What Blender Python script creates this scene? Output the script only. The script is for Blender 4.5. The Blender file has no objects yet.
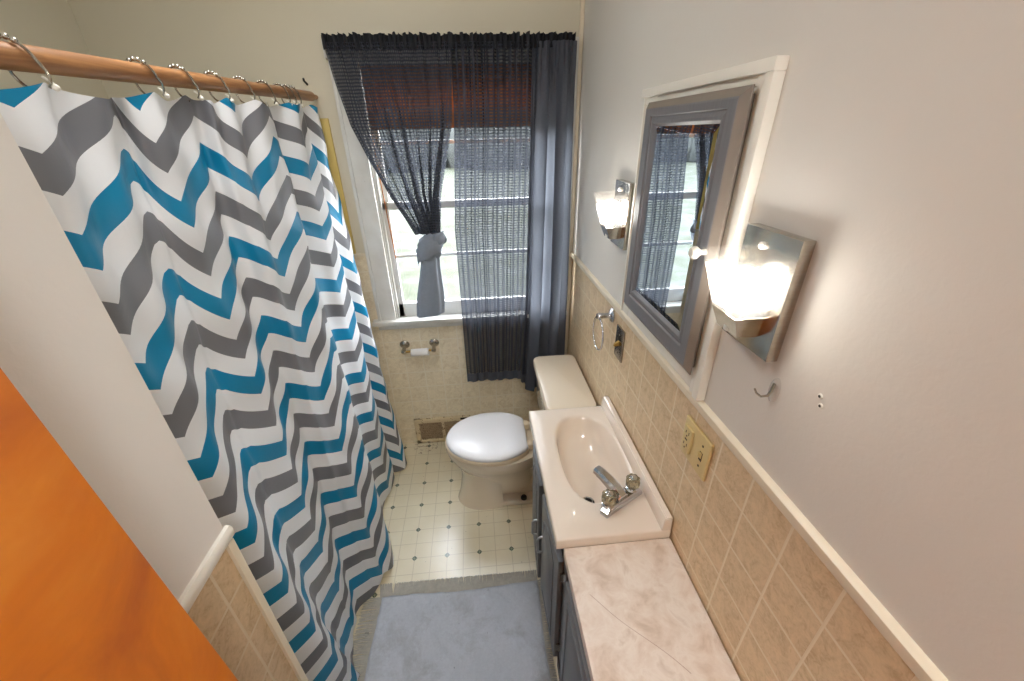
import bpy, bmesh, math, random
from math import sin, cos, pi, radians
from mathutils import Vector, Matrix
random.seed(7)
SC = bpy.context.scene
COL = SC.collection

# ------------------------------------------------------------------ materials
def lin(c):
    c = c / 255.0
    return c / 12.92 if c <= 0.04045 else ((c + 0.055) / 1.055) ** 2.4
def rgb(r, g, b): return (lin(r), lin(g), lin(b), 1.0)

class NT:
    def __init__(s, name):
        s.m = bpy.data.materials.new(name); s.m.use_nodes = True
        s.t = s.m.node_tree; s.n = s.t.nodes; s.l = s.t.links
        s.n.clear()
        s.out = s.n.new('ShaderNodeOutputMaterial')
    def new(s, typ, **kw):
        n = s.n.new(typ)
        for k, v in kw.items():
            if hasattr(n, k): setattr(n, k, v)
        return n
    def link(s, a, b): s.l.new(a, b)
    def put(s, sock, v):
        if hasattr(v, 'is_output'): s.l.new(v, sock)
        else: sock.default_value = v
    def math(s, op, a, b=0.0, c=None):
        n = s.n.new('ShaderNodeMath'); n.operation = op
        s.put(n.inputs[0], a); s.put(n.inputs[1], b)
        if c is not None: s.put(n.inputs[2], c)
        return n.outputs[0]
    def mix(s, f, a, b):
        n = s.n.new('ShaderNodeMix'); n.data_type = 'RGBA'
        s.put(n.inputs[0], f); s.put(n.inputs[6], a); s.put(n.inputs[7], b)
        return n.outputs[2]
    def noise(s, scale, detail=3, rough=.5, dist=0.0, vec=None):
        n = s.n.new('ShaderNodeTexNoise')
        n.inputs['Scale'].default_value = scale; n.inputs['Detail'].default_value = detail
        n.inputs['Roughness'].default_value = rough; n.inputs['Distortion'].default_value = dist
        if vec is not None: s.l.new(vec, n.inputs['Vector'])
        return n.outputs['Fac']
    def ramp(s, f, stops):
        n = s.n.new('ShaderNodeValToRGB')
        e = n.color_ramp.elements
        e[0].position, e[0].color = stops[0]
        e[1].position, e[1].color = stops[-1]
        for p, c in stops[1:-1]:
            q = e.new(p); q.color = c
        s.l.new(f, n.inputs[0])
        return n.outputs[0]
    def coord(s, which='Object'):
        n = s.n.new('ShaderNodeTexCoord'); return n.outputs[which]
    def sep(s, v):
        n = s.n.new('ShaderNodeSeparateXYZ'); s.l.new(v, n.inputs[0]); return n.outputs
    def bump(s, h, strength=.2, dist=.01):
        n = s.n.new('ShaderNodeBump'); n.inputs['Strength'].default_value = strength
        n.inputs['Distance'].default_value = dist
        s.l.new(h, n.inputs['Height']); return n.outputs[0]
    def bsdf(s, color, rough=.5, metal=0.0, normal=None, spec=.5, coat=0.0, trans=0.0, ior=1.45, crough=.03):
        n = s.n.new('ShaderNodeBsdfPrincipled')
        s.put(n.inputs['Base Color'], color); s.put(n.inputs['Roughness'], rough)
        n.inputs['Metallic'].default_value = metal
        n.inputs['Specular IOR Level'].default_value = spec
        n.inputs['Coat Weight'].default_value = coat; n.inputs['Coat Roughness'].default_value = crough
        n.inputs['Transmission Weight'].default_value = trans
        n.inputs['IOR'].default_value = ior
        if normal is not None: s.l.new(normal, n.inputs['Normal'])
        return n.outputs[0]
    def done(s, sh):
        s.l.new(sh, s.out.inputs[0]); return s.m
    def mixsh(s, f, a, b):
        n = s.n.new('ShaderNodeMixShader'); s.put(n.inputs[0], f)
        s.l.new(a, n.inputs[1]); s.l.new(b, n.inputs[2]); return n.outputs[0]

def simple(name, col, rough=.5, metal=0.0, var=0.0, vscale=8, bump=0.0, bscale=200, spec=.5, coat=0.0):
    t = NT(name)
    c = col
    if var:
        f = t.noise(vscale, 4, .6, .3, t.coord())
        c = t.mix(f, tuple(max(0, x * (1 - var)) for x in col[:3]) + (1,), tuple(min(1, x * (1 + var)) for x in col[:3]) + (1,))
    nm = t.bump(t.noise(bscale, 2, .5, 0, t.coord()), bump, .002) if bump else None
    return t.done(t.bsdf(c, rough, metal, nm, spec, coat))

def tile_mat(name, ax, orig, pitch, base_a, base_b, grout, gw=.0026, rough=.38):
    """square glazed tiles; ax = two object axes, orig = grout line position on each"""
    t = NT(name)
    co = t.coord(); xyz = t.sep(co)
    a = t.math('DIVIDE', t.math('SUBTRACT', xyz[ax[0]], orig[0]), pitch)
    b = t.math('DIVIDE', t.math('SUBTRACT', xyz[ax[1]], orig[1]), pitch)
    def edge(v):
        f = t.math('FRACT', v)
        return t.math('MINIMUM', f, t.math('SUBTRACT', 1.0, f))
    d = t.math('MINIMUM', edge(a), edge(b))
    g = t.math('LESS_THAN', d, gw / pitch)
    comb = t.n.new('ShaderNodeCombineXYZ')
    t.link(t.math('FLOOR', a), comb.inputs[0]); t.link(t.math('FLOOR', b), comb.inputs[1])
    wn = t.n.new('ShaderNodeTexWhiteNoise'); t.link(comb.outputs[0], wn.inputs['Vector'])
    add = t.n.new('ShaderNodeVectorMath'); add.operation = 'MULTIPLY_ADD'
    t.link(wn.outputs['Color'], add.inputs[0]); add.inputs[1].default_value = (5, 5, 5); t.link(co, add.inputs[2])
    n1 = t.noise(22, 5, .62, 1.6, add.outputs[0])
    n2 = t.noise(70, 3, .6, 2.0, add.outputs[0])
    f = t.math('ADD', t.math('MULTIPLY', n1, .6), t.math('MULTIPLY', n2, .4))
    c = t.ramp(f, [(.36, base_b), (.5, base_a), (.62, tuple(min(1, x * 1.12) for x in base_a[:3]) + (1,)), (.75, base_b)])
    hue = t.mix(t.math('MULTIPLY', wn.outputs['Value'], .14), c, base_b)
    col = t.mix(g, hue, grout)
    h = t.math('SMOOTH_MIN', t.math('MULTIPLY', d, pitch * 200), .7, .2)
    return t.done(t.bsdf(col, t.math('ADD', t.math('MULTIPLY', g, .4), rough), 0, t.bump(h, .25, .002), .45))

PAINT = None
def paint_mat(name, col, bump=.12):
    t = NT(name)
    co = t.coord()
    n = t.noise(95, 3, .55, .4, co); big = t.noise(2.3, 3, .5, 0, co)
    c = t.mix(big, tuple(x * .96 for x in col[:3]) + (1,), col)
    return t.done(t.bsdf(c, .55, 0, t.bump(n, bump, .003), .35))

M = {}
M['wall'] = paint_mat('wall_paint', rgb(212, 207, 198))
M['wall_window'] = paint_mat('wall_paint_cream', rgb(209, 201, 180), .06)
M['ceiling'] = paint_mat('ceiling_paint', rgb(225, 222, 212), .06)
BEIGE_A, BEIGE_B, GROUT = rgb(210, 186, 150), rgb(190, 163, 125), rgb(224, 209, 182)
M['tile_right'] = tile_mat('beige_tile_right', (1, 2), (.291, 1.177), .1030, BEIGE_A, BEIGE_B, GROUT)
M['tile_back'] = tile_mat('beige_tile_back', (0, 2), (-.142, .63), .1023, rgb(230, 217, 190), rgb(216, 198, 165), rgb(234, 224, 203))
M['tile_left'] = tile_mat('beige_tile_left', (1, 2), (.4085, 1.088), .1005, rgb(204, 180, 145), rgb(184, 156, 118), rgb(214, 198, 170))
M['white_trim'] = simple('white_gloss_paint', rgb(228, 224, 212), .35, 0, .04, 9)
M['cream_trim'] = simple('cream_gloss_paint', rgb(222, 210, 186), .35, 0, .04, 9)
def old_white():
    t = NT('chipped_white_paint'); co = t.coord()
    f = t.noise(60, 4, .7, .5, co); g = t.noise(9, 4, .6, .3, co)
    c = t.mix(g, rgb(196, 192, 182), rgb(226, 225, 220))
    chip = t.math('GREATER_THAN', f, .72)
    c = t.mix(chip, c, rgb(140, 120, 95))
    return t.done(t.bsdf(c, .45, 0, t.bump(g, .1, .004), .4))
M['old_white'] = old_white()
M['tub_panel'] = simple('yellowed_panel', rgb(206, 180, 104), .5, 0, .05)

def floor_mat():
    t = NT('vinyl_floor'); co = t.coord(); xyz = t.sep(co)
    P = .0757
    x0, y0 = -.2285, 1.3635
    a = t.math('DIVIDE', t.math('SUBTRACT', xyz[0], x0), P)
    b = t.math('DIVIDE', t.math('SUBTRACT', xyz[1], y0), P)
    def edge(v):
        f = t.math('FRACT', v); return t.math('MINIMUM', f, t.math('SUBTRACT', 1.0, f))
    d = t.math('MINIMUM', edge(a), edge(b))
    line = t.math('LESS_THAN', d, .0016 / P)
    a2 = t.math('FRACT', t.math('ADD', t.math('DIVIDE', a, 2.0), .5))
    b2 = t.math('FRACT', t.math('ADD', t.math('DIVIDE', b, 2.0), .5))
    dd = t.math('ADD', t.math('ABSOLUTE', t.math('SUBTRACT', a2, .5)), t.math('ABSOLUTE', t.math('SUBTRACT', b2, .5)))
    dia = t.math('LESS_THAN', dd, .0132 / (2 * P))
    cross = t.math('LESS_THAN', d, .001 / P)
    n = t.noise(9, 5, .6, .6, co)
    base = t.mix(n, rgb(224, 211, 178), rgb(237, 228, 203))
    stain_n = t.noise(48, 5, .7, .3, co)
    dx = t.math('ADD', xyz[0], .40); dy = t.math('SUBTRACT', xyz[1], 1.97)
    rr = t.math('SQRT', t.math('ADD', t.math('MULTIPLY', dx, dx), t.math('MULTIPLY', dy, dy)))
    st = t.math('MULTIPLY', t.math('LESS_THAN', rr, .075), t.math('GREATER_THAN', stain_n, .56))
    speck = t.math('GREATER_THAN', t.noise(75, 2, .5, 0, co), .745)
    c = t.mix(t.math('MULTIPLY', line, .42), base, rgb(170, 152, 122))
    c = t.mix(t.math('MULTIPLY', speck, .55), c, rgb(120, 90, 60))
    c = t.mix(t.math('MULTIPLY', st, .6), c, rgb(120, 80, 50))
    green = t.mix(t.noise(30, 2, .5, 0, co), rgb(16, 54, 34), rgb(30, 78, 52))
    c = t.mix(t.math('MULTIPLY', dia, t.math('SUBTRACT', 1.0, t.math('MULTIPLY', cross, .6))), c, green)
    hb = t.noise(130, 2, .5, 0, co)
    return t.done(t.bsdf(c, .33, 0, t.bump(hb, .06, .002), 1.0, 1.0, 0, 1.45, .2))
M['floor'] = floor_mat()

def wood(name, dark, light, axis, scale=3, rough=.4, coat=0.0, thin=0.0):
    t = NT(name); co = t.coord()
    mp = t.n.new('ShaderNodeMapping'); t.link(co, mp.inputs[0])
    s = [22, 22, 22]; s[axis] = 1.6
    mp.inputs['Scale'].default_value = s
    f = t.noise(scale, 5, .6, .8, mp.outputs[0])
    c = t.ramp(f, [(.3, dark), (.7, light)])
    p = t.bsdf(c, rough, 0, t.bump(f, .08, .002), .5, coat)
    if thin:
        tl = t.n.new('ShaderNodeBsdfTranslucent'); t.link(c, tl.inputs[0]); p = t.mixsh(thin, p, tl.outputs[0])
    return t.done(p)
M['rod'] = wood('varnished_dowel', rgb(116, 76, 44), rgb(172, 124, 80), 1)
def door_mat():
    t = NT('orange_varnish'); co = t.coord()
    f = t.noise(6, 5, .6, .9, co); g = t.noise(24, 4, .65, .6, co)
    c = t.ramp(f, [(.3, rgb(172, 84, 14)), (.5, rgb(206, 112, 12)), (.68, rgb(222, 138, 44))])  # lighter patches paint cloudy glare into the varnish colour
    c = t.mix(t.math('MULTIPLY', g, .35), c, rgb(196, 116, 58))
    return t.done(t.bsdf(c, .42, 0, t.bump(g, .12, .003), .5, 0.0))
M['door'] = door_mat()
M['door_edge'] = simple('door_edge_varnish', rgb(176, 92, 34), .4, 0, .15, 12)
M['blind'] = wood('orange_blind_slats', rgb(150, 92, 44), rgb(200, 136, 76), 0, thin=.3)

M['porcelain'] = simple('bone_porcelain', rgb(226, 212, 190), .12, 0, .02, 3, 0, 0, .5, .5)
M['seat_cream'] = simple('cream_seat_plastic', rgb(224, 206, 176), .25)
M['seat_white'] = simple('white_seat_plastic', rgb(226, 224, 224), .22)
M['sink'] = simple('blush_cultured_marble', rgb(230, 216, 200), .16, 0, .025, 4, .04, 30, .5, .5)
M['chrome'] = simple('chrome', rgb(205, 207, 212), .12, 1.0)
M['dull_chrome'] = simple('worn_chrome', rgb(178, 174, 164), .25, 1.0, .15, 40)
M['dark'] = simple('dark_rubber', rgb(28, 26, 24), .6)
M['brass'] = simple('aged_brass', rgb(168, 138, 78), .35, 1.0)
def acrylic():
    t = NT('smoky_acrylic')
    return t.done(t.bsdf(rgb(190, 180, 150), .08, 0, None, .5, 0, .75, 1.45))
M['acrylic'] = acrylic()

def laminate():
    t = NT('marbled_laminate'); co = t.coord()
    f = t.noise(16, 6, .62, .45, co)
    c = t.ramp(f, [(.30, rgb(200, 178, 158)), (.44, rgb(220, 202, 186)), (.58, rgb(232, 219, 206)), (.72, rgb(210, 191, 174))])
    x, y, z = t.sep(co)
    wv = t.math('MULTIPLY', t.math('SINE', t.math('MULTIPLY', y, 40.0)), .004)
    # one hairline crack running diagonally over the top (object origin at x .34, y .30)
    ln = t.math('ADD', t.math('ADD', t.math('MULTIPLY', y, .95), x), t.math('SUBTRACT', wv, .128))
    hit = t.math('LESS_THAN', t.math('ABSOLUTE', ln), .0012)
    hit = t.math('MULTIPLY', hit, t.math('MULTIPLY', t.math('GREATER_THAN', y, .08), t.math('LESS_THAN', y, .26)))
    c = t.mix(t.math('MULTIPLY', hit, .5), c, rgb(150, 104, 78))
    return t.done(t.bsdf(c, .3, 0, None, .45))
M['laminate'] = laminate()
def grey_paint(name, col):
    t = NT(name); co = t.coord()
    mp = t.n.new('ShaderNodeMapping'); t.link(co, mp.inputs[0]); mp.inputs['Scale'].default_value = (90, 90, 6)
    f = t.noise(2.0, 4, .6, .3, mp.outputs[0])
    c = t.mix(f, tuple(x * .82 for x in col[:3]) + (1,), tuple(x * 1.12 for x in col[:3]) + (1,))
    return t.done(t.bsdf(c, .4, 0, t.bump(f, .12, .002), .4))
M['grey'] = grey_paint('brushed_grey_paint', rgb(112, 114, 117))
M['grey_door'] = grey_paint('cabinet_grey_paint', rgb(116, 115, 118))
M['taupe'] = simple('worn_taupe_edge', rgb(122, 112, 102), .45, 0, .1, 30)
M['grey_edge'] = simple('grey_bead', rgb(150, 149, 150), .35)
M['handle'] = simple('pewter_pull', rgb(176, 178, 180), .3, .6)
M['mirror'] = simple('mirror_silver', rgb(222, 228, 232), .015, 1.0)
M['plate_beige'] = simple('almond_plastic', rgb(206, 184, 130), .35)
M['plate_beige_dark'] = simple('slot_shadow', rgb(60, 46, 30), .6)
M['steel'] = simple('brushed_steel_plate', rgb(168, 162, 158), .22, 1.0, .1, 60)
def sconce_plate():
    t = NT('brushed_nickel'); co = t.coord()
    mp = t.n.new('ShaderNodeMapping'); t.link(co, mp.inputs[0]); mp.inputs['Scale'].default_value = (10, 10, 160)
    f = t.noise(2, 3, .6, 0, mp.outputs[0])
    c = t.mix(f, rgb(188, 180, 168), rgb(214, 208, 198))
    return t.done(t.bsdf(c, .2, 1.0, t.bump(f, .03, .001)))
M['nickel'] = sconce_plate()
def glass_shade():
    t = NT('frosted_glass')
    tr = t.n.new('ShaderNodeBsdfTransparent'); tr.inputs[0].default_value = (1, .985, .96, 1)
    tl = t.n.new('ShaderNodeBsdfTranslucent'); tl.inputs[0].default_value = (1, .98, .94, 1)
    df = t.n.new('ShaderNodeBsdfDiffuse'); df.inputs[0].default_value = (.9, .89, .86, 1)
    gl = t.n.new('ShaderNodeBsdfGlossy'); gl.inputs['Roughness'].default_value = .2
    a = t.mixsh(.42, tl.outputs[0], df.outputs[0])
    b = t.mixsh(.055, tr.outputs[0], a)
    return t.done(t.mixsh(.06, b, gl.outputs[0]))
M['shade'] = glass_shade()
def emit(name, col, s):
    t = NT(name); e = t.n.new('ShaderNodeEmission'); e.inputs[0].default_value = col; e.inputs[1].default_value = s
    return t.done(e.outputs[0])
BULB = 58.0
M['bulb'] = emit('warm_bulb', (1.0, .98, .95, 1), BULB)
def window_glass():
    t = NT('window_glass')
    tr = t.n.new('ShaderNodeBsdfTransparent'); gl = t.n.new('ShaderNodeBsdfGlossy'); gl.inputs['Roughness'].default_value = .02
    return t.done(t.mixsh(.03, tr.outputs[0], gl.outputs[0]))
M['glass'] = window_glass()
def clear_plastic():
    t = NT('clear_plastic')
    tr = t.n.new('ShaderNodeBsdfTransparent'); gl = t.n.new('ShaderNodeBsdfPrincipled')
    gl.inputs['Base Color'].default_value = rgb(200, 196, 186); gl.inputs['Roughness'].default_value = .1
    return t.done(t.mixsh(.2, tr.outputs[0], gl.outputs[0]))
M['clear'] = clear_plastic()

def shower_cloth():
    t = NT('chevron_cloth'); uv = t.coord('UV'); s = t.sep(uv)
    tri = t.math('MULTIPLY', t.math('PINGPONG', s[0], .5), 2.0)
    c = t.math('ADD', s[1], t.math('MULTIPLY', tri, .104))
    k = t.math('FRACT', t.math('DIVIDE', c, .2205))
    blue = t.math('LESS_THAN', k, .25)
    grey = t.math('MULTIPLY', t.math('GREATER_THAN', k, .5), t.math('LESS_THAN', k, .75))
    nz = t.noise(4, 3, .5, .3, uv)
    col = t.mix(blue, t.mix(grey, rgb(238, 240, 243), rgb(120, 121, 127)), t.mix(nz, rgb(8, 122, 166), rgb(22, 134, 176)))
    co = t.coord()
    wr = t.noise(34, 4, .55, 1.2, co)
    nm = t.bump(wr, .12, .006)
    p = t.bsdf(col, .33, 0, nm, .45)
    tl = t.n.new('ShaderNodeBsdfTranslucent'); t.link(col, tl.inputs[0])
    return t.done(t.mixsh(.22, p, tl.outputs[0]))
M['shower'] = shower_cloth()

def sheer():
    t = NT('sheer_charcoal_weave'); uv = t.coord('UV'); s = t.sep(uv)
    def thread(v, cell, w):
        f = t.math('FRACT', t.math('DIVIDE', v, cell)); e = t.math('MINIMUM', f, t.math('SUBTRACT', 1.0, f))
        return t.math('SMOOTHSTEP', e, w, w + .2) if False else t.math('MINIMUM', t.math('MULTIPLY', e, 1.0 / w), 1.0)
    g = t.math('MULTIPLY', thread(s[0], .012, .36), thread(s[1], .012, .36))
    nz = t.noise(130, 3, .6, 0, uv)
    a = t.math('MULTIPLY_ADD', g, .33, .015)
    a = t.math('MULTIPLY', a, t.math('MULTIPLY_ADD', nz, .9, .5))
    a = t.math('MINIMUM', a, .85)
    df = t.bsdf(rgb(60, 62, 70), .75, 0, None, .2)
    tl = t.n.new('ShaderNodeBsdfTranslucent'); tl.inputs[0].default_value = rgb(66, 69, 76)
    tr = t.n.new('ShaderNodeBsdfTransparent')
    m = t.mixsh(.3, df, tl.outputs[0])
    return t.done(t.mixsh(a, m, tr.outputs[0]))
M['sheer'] = sheer()
def thick_cloth():
    t = NT('charcoal_cloth'); uv = t.coord('UV')
    nz = t.noise(90, 3, .6, 0, uv)
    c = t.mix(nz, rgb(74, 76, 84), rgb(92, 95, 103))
    df = t.bsdf(c, .8, 0, None, .2)
    tl = t.n.new('ShaderNodeBsdfTranslucent'); tl.inputs[0].default_value = rgb(128, 133, 142)
    return t.done(t.mixsh(.28, df, tl.outputs[0]))
M['charcoal'] = thick_cloth()
M['lit_charcoal'] = simple('front_lit_charcoal_cloth', rgb(126, 133, 143), .85, 0, .12, 50, .1, 200)  # same charcoal cloth, front light on knot and tail put into its colour
M['header'] = simple('black_ruffle_cloth', rgb(30, 31, 36), .85)

def rug_mat():
    t = NT('grey_rug_pile'); co = t.coord(); xyz = t.sep(co)
    f = t.noise(6, 5, .65, .5, co); g = t.noise(110, 4, .7, 0, co)
    c = t.mix(f, rgb(172, 176, 184), rgb(208, 212, 219))
    c = t.mix(t.math('MULTIPLY', g, .55), c, rgb(150, 153, 160))
    sf = t.noise(5, 6, .7, .3, co)
    stain = t.math('MULTIPLY', t.math('MINIMUM', t.math('MAXIMUM', t.math('MULTIPLY', t.math('SUBTRACT', sf, .5), 6.0), 0.0), 1.0), .42)
    c = t.mix(stain, c, rgb(124, 118, 112))
    sp = t.math('GREATER_THAN', t.noise(48, 2, .5, 0, co), .77)
    c = t.mix(t.math('MULTIPLY', sp, .5), c, rgb(90, 86, 84))
    return t.done(t.bsdf(c, .95, 0, t.bump(t.math('ADD', g, f), .6, .006), .1))
M['rug'] = rug_mat()
M['fringe'] = simple('grey_fringe_yarn', rgb(178, 174, 164), .9, 0, .25, 60)
M['paper'] = simple('tissue_paper', rgb(236, 234, 232), .9, 0, 0, 8, .2, 300)
def rusty():
    t = NT('rusty_cream_enamel'); co = t.coord()
    f = t.noise(45, 5, .7, .6, co)
    c = t.mix(t.math('GREATER_THAN', f, .585), rgb(212, 194, 160), rgb(112, 78, 48))
    return t.done(t.bsdf(c, .6, 0, t.bump(f, .3, .002), .3))
M['rusty'] = rusty()
def mesh_grille():
    t = NT('dusty_grille'); co = t.coord()
    f = t.noise(160, 4, .7, .4, co); g = t.noise(14, 3, .5, 0, co)
    c = t.ramp(f, [(.35, rgb(128, 106, 80)), (.6, rgb(190, 172, 142))])
    c = t.mix(t.math('MULTIPLY', g, .4), c, rgb(120, 84, 60))
    return t.done(t.bsdf(c, .8, 0, t.bump(f, .5, .003), .2))
M['grille'] = mesh_grille()
def lawn():
    t = NT('frosty_lawn'); co = t.coord()
    f = t.noise(1.7, 7, .72, .6, co); g = t.noise(.35, 3, .5, 0, co)
    c = t.ramp(f, [(.36, rgb(42, 44, 31)), (.5, rgb(53, 55, 45)), (.62, rgb(66, 67, 64))])
    c = t.mix(t.math('MULTIPLY', g, .3), c, rgb(52, 56, 55))
    return t.done(t.bsdf(c, .95, 0, None, .1))
M['lawn'] = lawn()
M['hedge'] = simple('winter_hedge', rgb(44, 47, 45), .9, 0, .4, 4)

# ------------------------------------------------------------------ mesh helpers
def B(): return bmesh.new()
def join(bm, b2):
    me = bpy.data.meshes.new('tmp'); b2.to_mesh(me); b2.free(); bm.from_mesh(me); bpy.data.meshes.remove(me)
def box(bm, x0, x1, y0, y1, z0, z1, bev=0.0, seg=2, mi=0):
    b = B()
    vs = [b.verts.new((x, y, z)) for z in (z0, z1) for y in (y0, y1) for x in (x0, x1)]
    for f in ((0, 2, 3, 1), (4, 5, 7, 6), (0, 1, 5, 4), (2, 6, 7, 3), (0, 4, 6, 2), (1, 3, 7, 5)):
        b.faces.new([vs[i] for i in f])
    if bev > 0:
        bmesh.ops.bevel(b, geom=list(b.edges), offset=bev, segments=seg, affect='EDGES', profile=.6)
    for f in b.faces: f.material_index = mi
    join(bm, b)
def frames(pts, closed=False):
    pts = [Vector(p) for p in pts]; n = len(pts); out = []
    t0 = (pts[1] - pts[0]).normalized()
    up = Vector((0, 0, 1)) if abs(t0.z) < .9 else Vector((1, 0, 0))
    u = t0.cross(up).normalized()
    for i in range(n):
        if closed: t = (pts[(i + 1) % n] - pts[i - 1]).normalized()
        else: t = (pts[min(i + 1, n - 1)] - pts[max(i - 1, 0)]).normalized()
        u = (u - t * u.dot(t)).normalized()
        out.append((pts[i], u, t.cross(u)))
    return out
def tube(bm, pts, r, seg=10, closed=False, caps=True):
    fr = frames(pts, closed); rings = []
    for i, (p, u, v) in enumerate(fr):
        rr = r[i] if isinstance(r, (list, tuple)) else r
        rings.append([bm.verts.new(p + (u * cos(2 * pi * k / seg) + v * sin(2 * pi * k / seg)) * rr) for k in range(seg)])
    n = len(rings)
    for i in range(n if closed else n - 1):
        a, b = rings[i], rings[(i + 1) % n]
        for k in range(seg):
            bm.faces.new((a[k], a[(k + 1) % seg], b[(k + 1) % seg], b[k]))
    if caps and not closed:
        bm.faces.new(rings[0][::-1]); bm.faces.new(rings[-1])
def lathe(bm, prof, origin=(0, 0, 0), axis=(0, 0, 1), seg=24, star=0.0, nstar=0):
    """prof = [(radius, height along axis)]"""
    a = Vector(axis).normalized(); h = Vector((1, 0, 0)) if abs(a.x) < .9 else Vector((0, 1, 0))
    u = a.cross(h).normalized(); v = a.cross(u); o = Vector(origin); rings = []
    for r, z in prof:
        if r < 1e-6: rings.append([bm.verts.new(o + a * z)])
        else:
            ring = []
            for k in range(seg):
                th = 2 * pi * k / seg
                rr = r * (1 + star * cos(nstar * th)) if nstar else r
                ring.append(bm.verts.new(o + a * z + (u * cos(th) + v * sin(th)) * rr))
            rings.append(ring)
    for A, C in zip(rings, rings[1:]):
        if len(A) == 1 and len(C) == 1: continue
        for k in range(seg):
            k2 = (k + 1) % seg
            if len(A) == 1: bm.faces.new((A[0], C[k], C[k2]))
            elif len(C) == 1: bm.faces.new((A[k], C[0], A[k2]))
            else: bm.faces.new((A[k], C[k], C[k2], A[k2]))
    for R in (rings[0], rings[-1]):
        if len(R) > 1:
            try: bm.faces.new(R)
            except ValueError: pass
def loft(bm, rings, cap0=True, cap1=True, closed=True):
    R = [[bm.verts.new(p) for p in ring] for ring in rings]
    n = len(R[0])
    for a, b in zip(R, R[1:]):
        for k in range(n if closed else n - 1):
            bm.faces.new((a[k], a[(k + 1) % n], b[(k + 1) % n], b[k]))
    if cap0: bm.faces.new(R[0][::-1])
    if cap1: bm.faces.new(R[-1])
def prism(bm, poly, lift):
    lift = Vector(lift)
    loft(bm, [[Vector(p) for p in poly], [Vector(p) + lift for p in poly]])
def grid(bm, nu, nv, f, uvf=None, closed_u=False):
    V = [[bm.verts.new(f(i / (nu - 1) if not closed_u else i / nu, j / (nv - 1))) for i in range(nu)] for j in range(nv)]
    uvl = bm.loops.layers.uv.verify()
    for j in range(nv - 1):
        for i in range(nu if closed_u else nu - 1):
            i2 = (i + 1) % nu
            fc = bm.faces.new((V[j][i], V[j][i2], V[j + 1][i2], V[j + 1][i]))
            if uvf:
                for lp, (a, b) in zip(fc.loops, ((i, j), (i + 1, j), (i + 1, j + 1), (i, j + 1))):
                    lp[uvl].uv = uvf(a / (nu - 1) if not closed_u else a / nu, b / (nv - 1))
def wloc(o):
    p = Vector((0, 0, 0))
    while o is not None:
        p += o.location; o = o.parent
    return p
def obj(name, bm, mat, parent=None, smooth=True, angle=40, local=False, origin=None):
    bmesh.ops.recalc_face_normals(bm, faces=bm.faces)
    off = wloc(parent) if parent and not local else Vector((0, 0, 0))
    if origin is not None: off = Vector(origin)
    if off.length > 0: bmesh.ops.translate(bm, verts=bm.verts, vec=-off)
    if smooth:
        lim = radians(angle)
        for f in bm.faces: f.smooth = True
        for e in bm.edges:
            if len(e.link_faces) == 2 and e.calc_face_angle(0) > lim: e.smooth = False
    me = bpy.data.meshes.new(name); bm.to_mesh(me); bm.free()
    for m in (mat if isinstance(mat, (list, tuple)) else [mat]): me.materials.append(m)
    o = bpy.data.objects.new(name, me); COL.objects.link(o)
    if parent: o.parent = parent
    if origin is not None and not parent: o.location = origin
    return o
def thing(name, label, cat, loc=(0, 0, 0), group=None):
    o = bpy.data.objects.new(name, None); COL.objects.link(o); o.location = loc
    o.empty_display_size = .05
    return tag(o, label, cat, group)
def tag(o, label, cat, group=None):
    o['label'] = label; o['category'] = cat
    if group: o['group'] = group
    return o
def struct(name, bm, mat, parent=None, **k):
    o = obj(name, bm, mat, parent, **k)
    if parent is None: o['kind'] = 'structure'
    return o
def dup(root, loc, label, group=None):
    r = root.copy(); COL.objects.link(r); r.location = loc; r['label'] = label
    if group: r['group'] = group
    for ch in root.children:
        c = ch.copy(); COL.objects.link(c); c.parent = r
        for g in ch.children:
            d = g.copy(); COL.objects.link(d); d.parent = c
    return r

# ------------------------------------------------------------------ room constants
D = 2.008          # window wall
R = .49            # right wall
XL = -1.438        # alcove side wall
XP = -.43          # face of the short wall on the left
YP = .464          # where it ends
ZC = 2.44
RAIL = 1.20

# floor and ceiling
bm = B(); box(bm, XL - .1, R + .12, -1.5, D + .15, -.1, 0); struct('floor', bm, M['floor'], smooth=False)
bm = B(); box(bm, XL - .1, R + .12, -1.5, D + .15, ZC, ZC + .1); struct('ceiling', bm, M['ceiling'], smooth=False)
# right wall: paint above, tile below
bm = B(); box(bm, R, R + .12, -1.5, D + .15, RAIL - .02, ZC); box(bm, R + .001, R + .12, -1.5, D + .15, 0, RAIL - .02, mi=1)
struct('wall_right', bm, [M['wall'], M['tile_right']], smooth=False)
def rail_profile(bm, y0, y1, x, sgn, z0, z1, d):
    pts = [(0, z0), (d * .8, z0), (d, z0 + .004), (d, z1 - .006), (d * .6, z1 - .001), (0, z1)]
    loft(bm, [[(x - sgn * a, y, z) for a, z in pts] for y in (y0, y1)])
bm = B(); rail_profile(bm, -1.5, D - .0, R, 1, 1.177, 1.203, .012); struct('trim_1', bm, M['cream_trim'])
# corner strip beside the window
bm = B(); box(bm, R - .017, R, D - .017, D, 0, ZC, .004); struct('trim_2', bm, M['cream_trim'])

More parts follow.
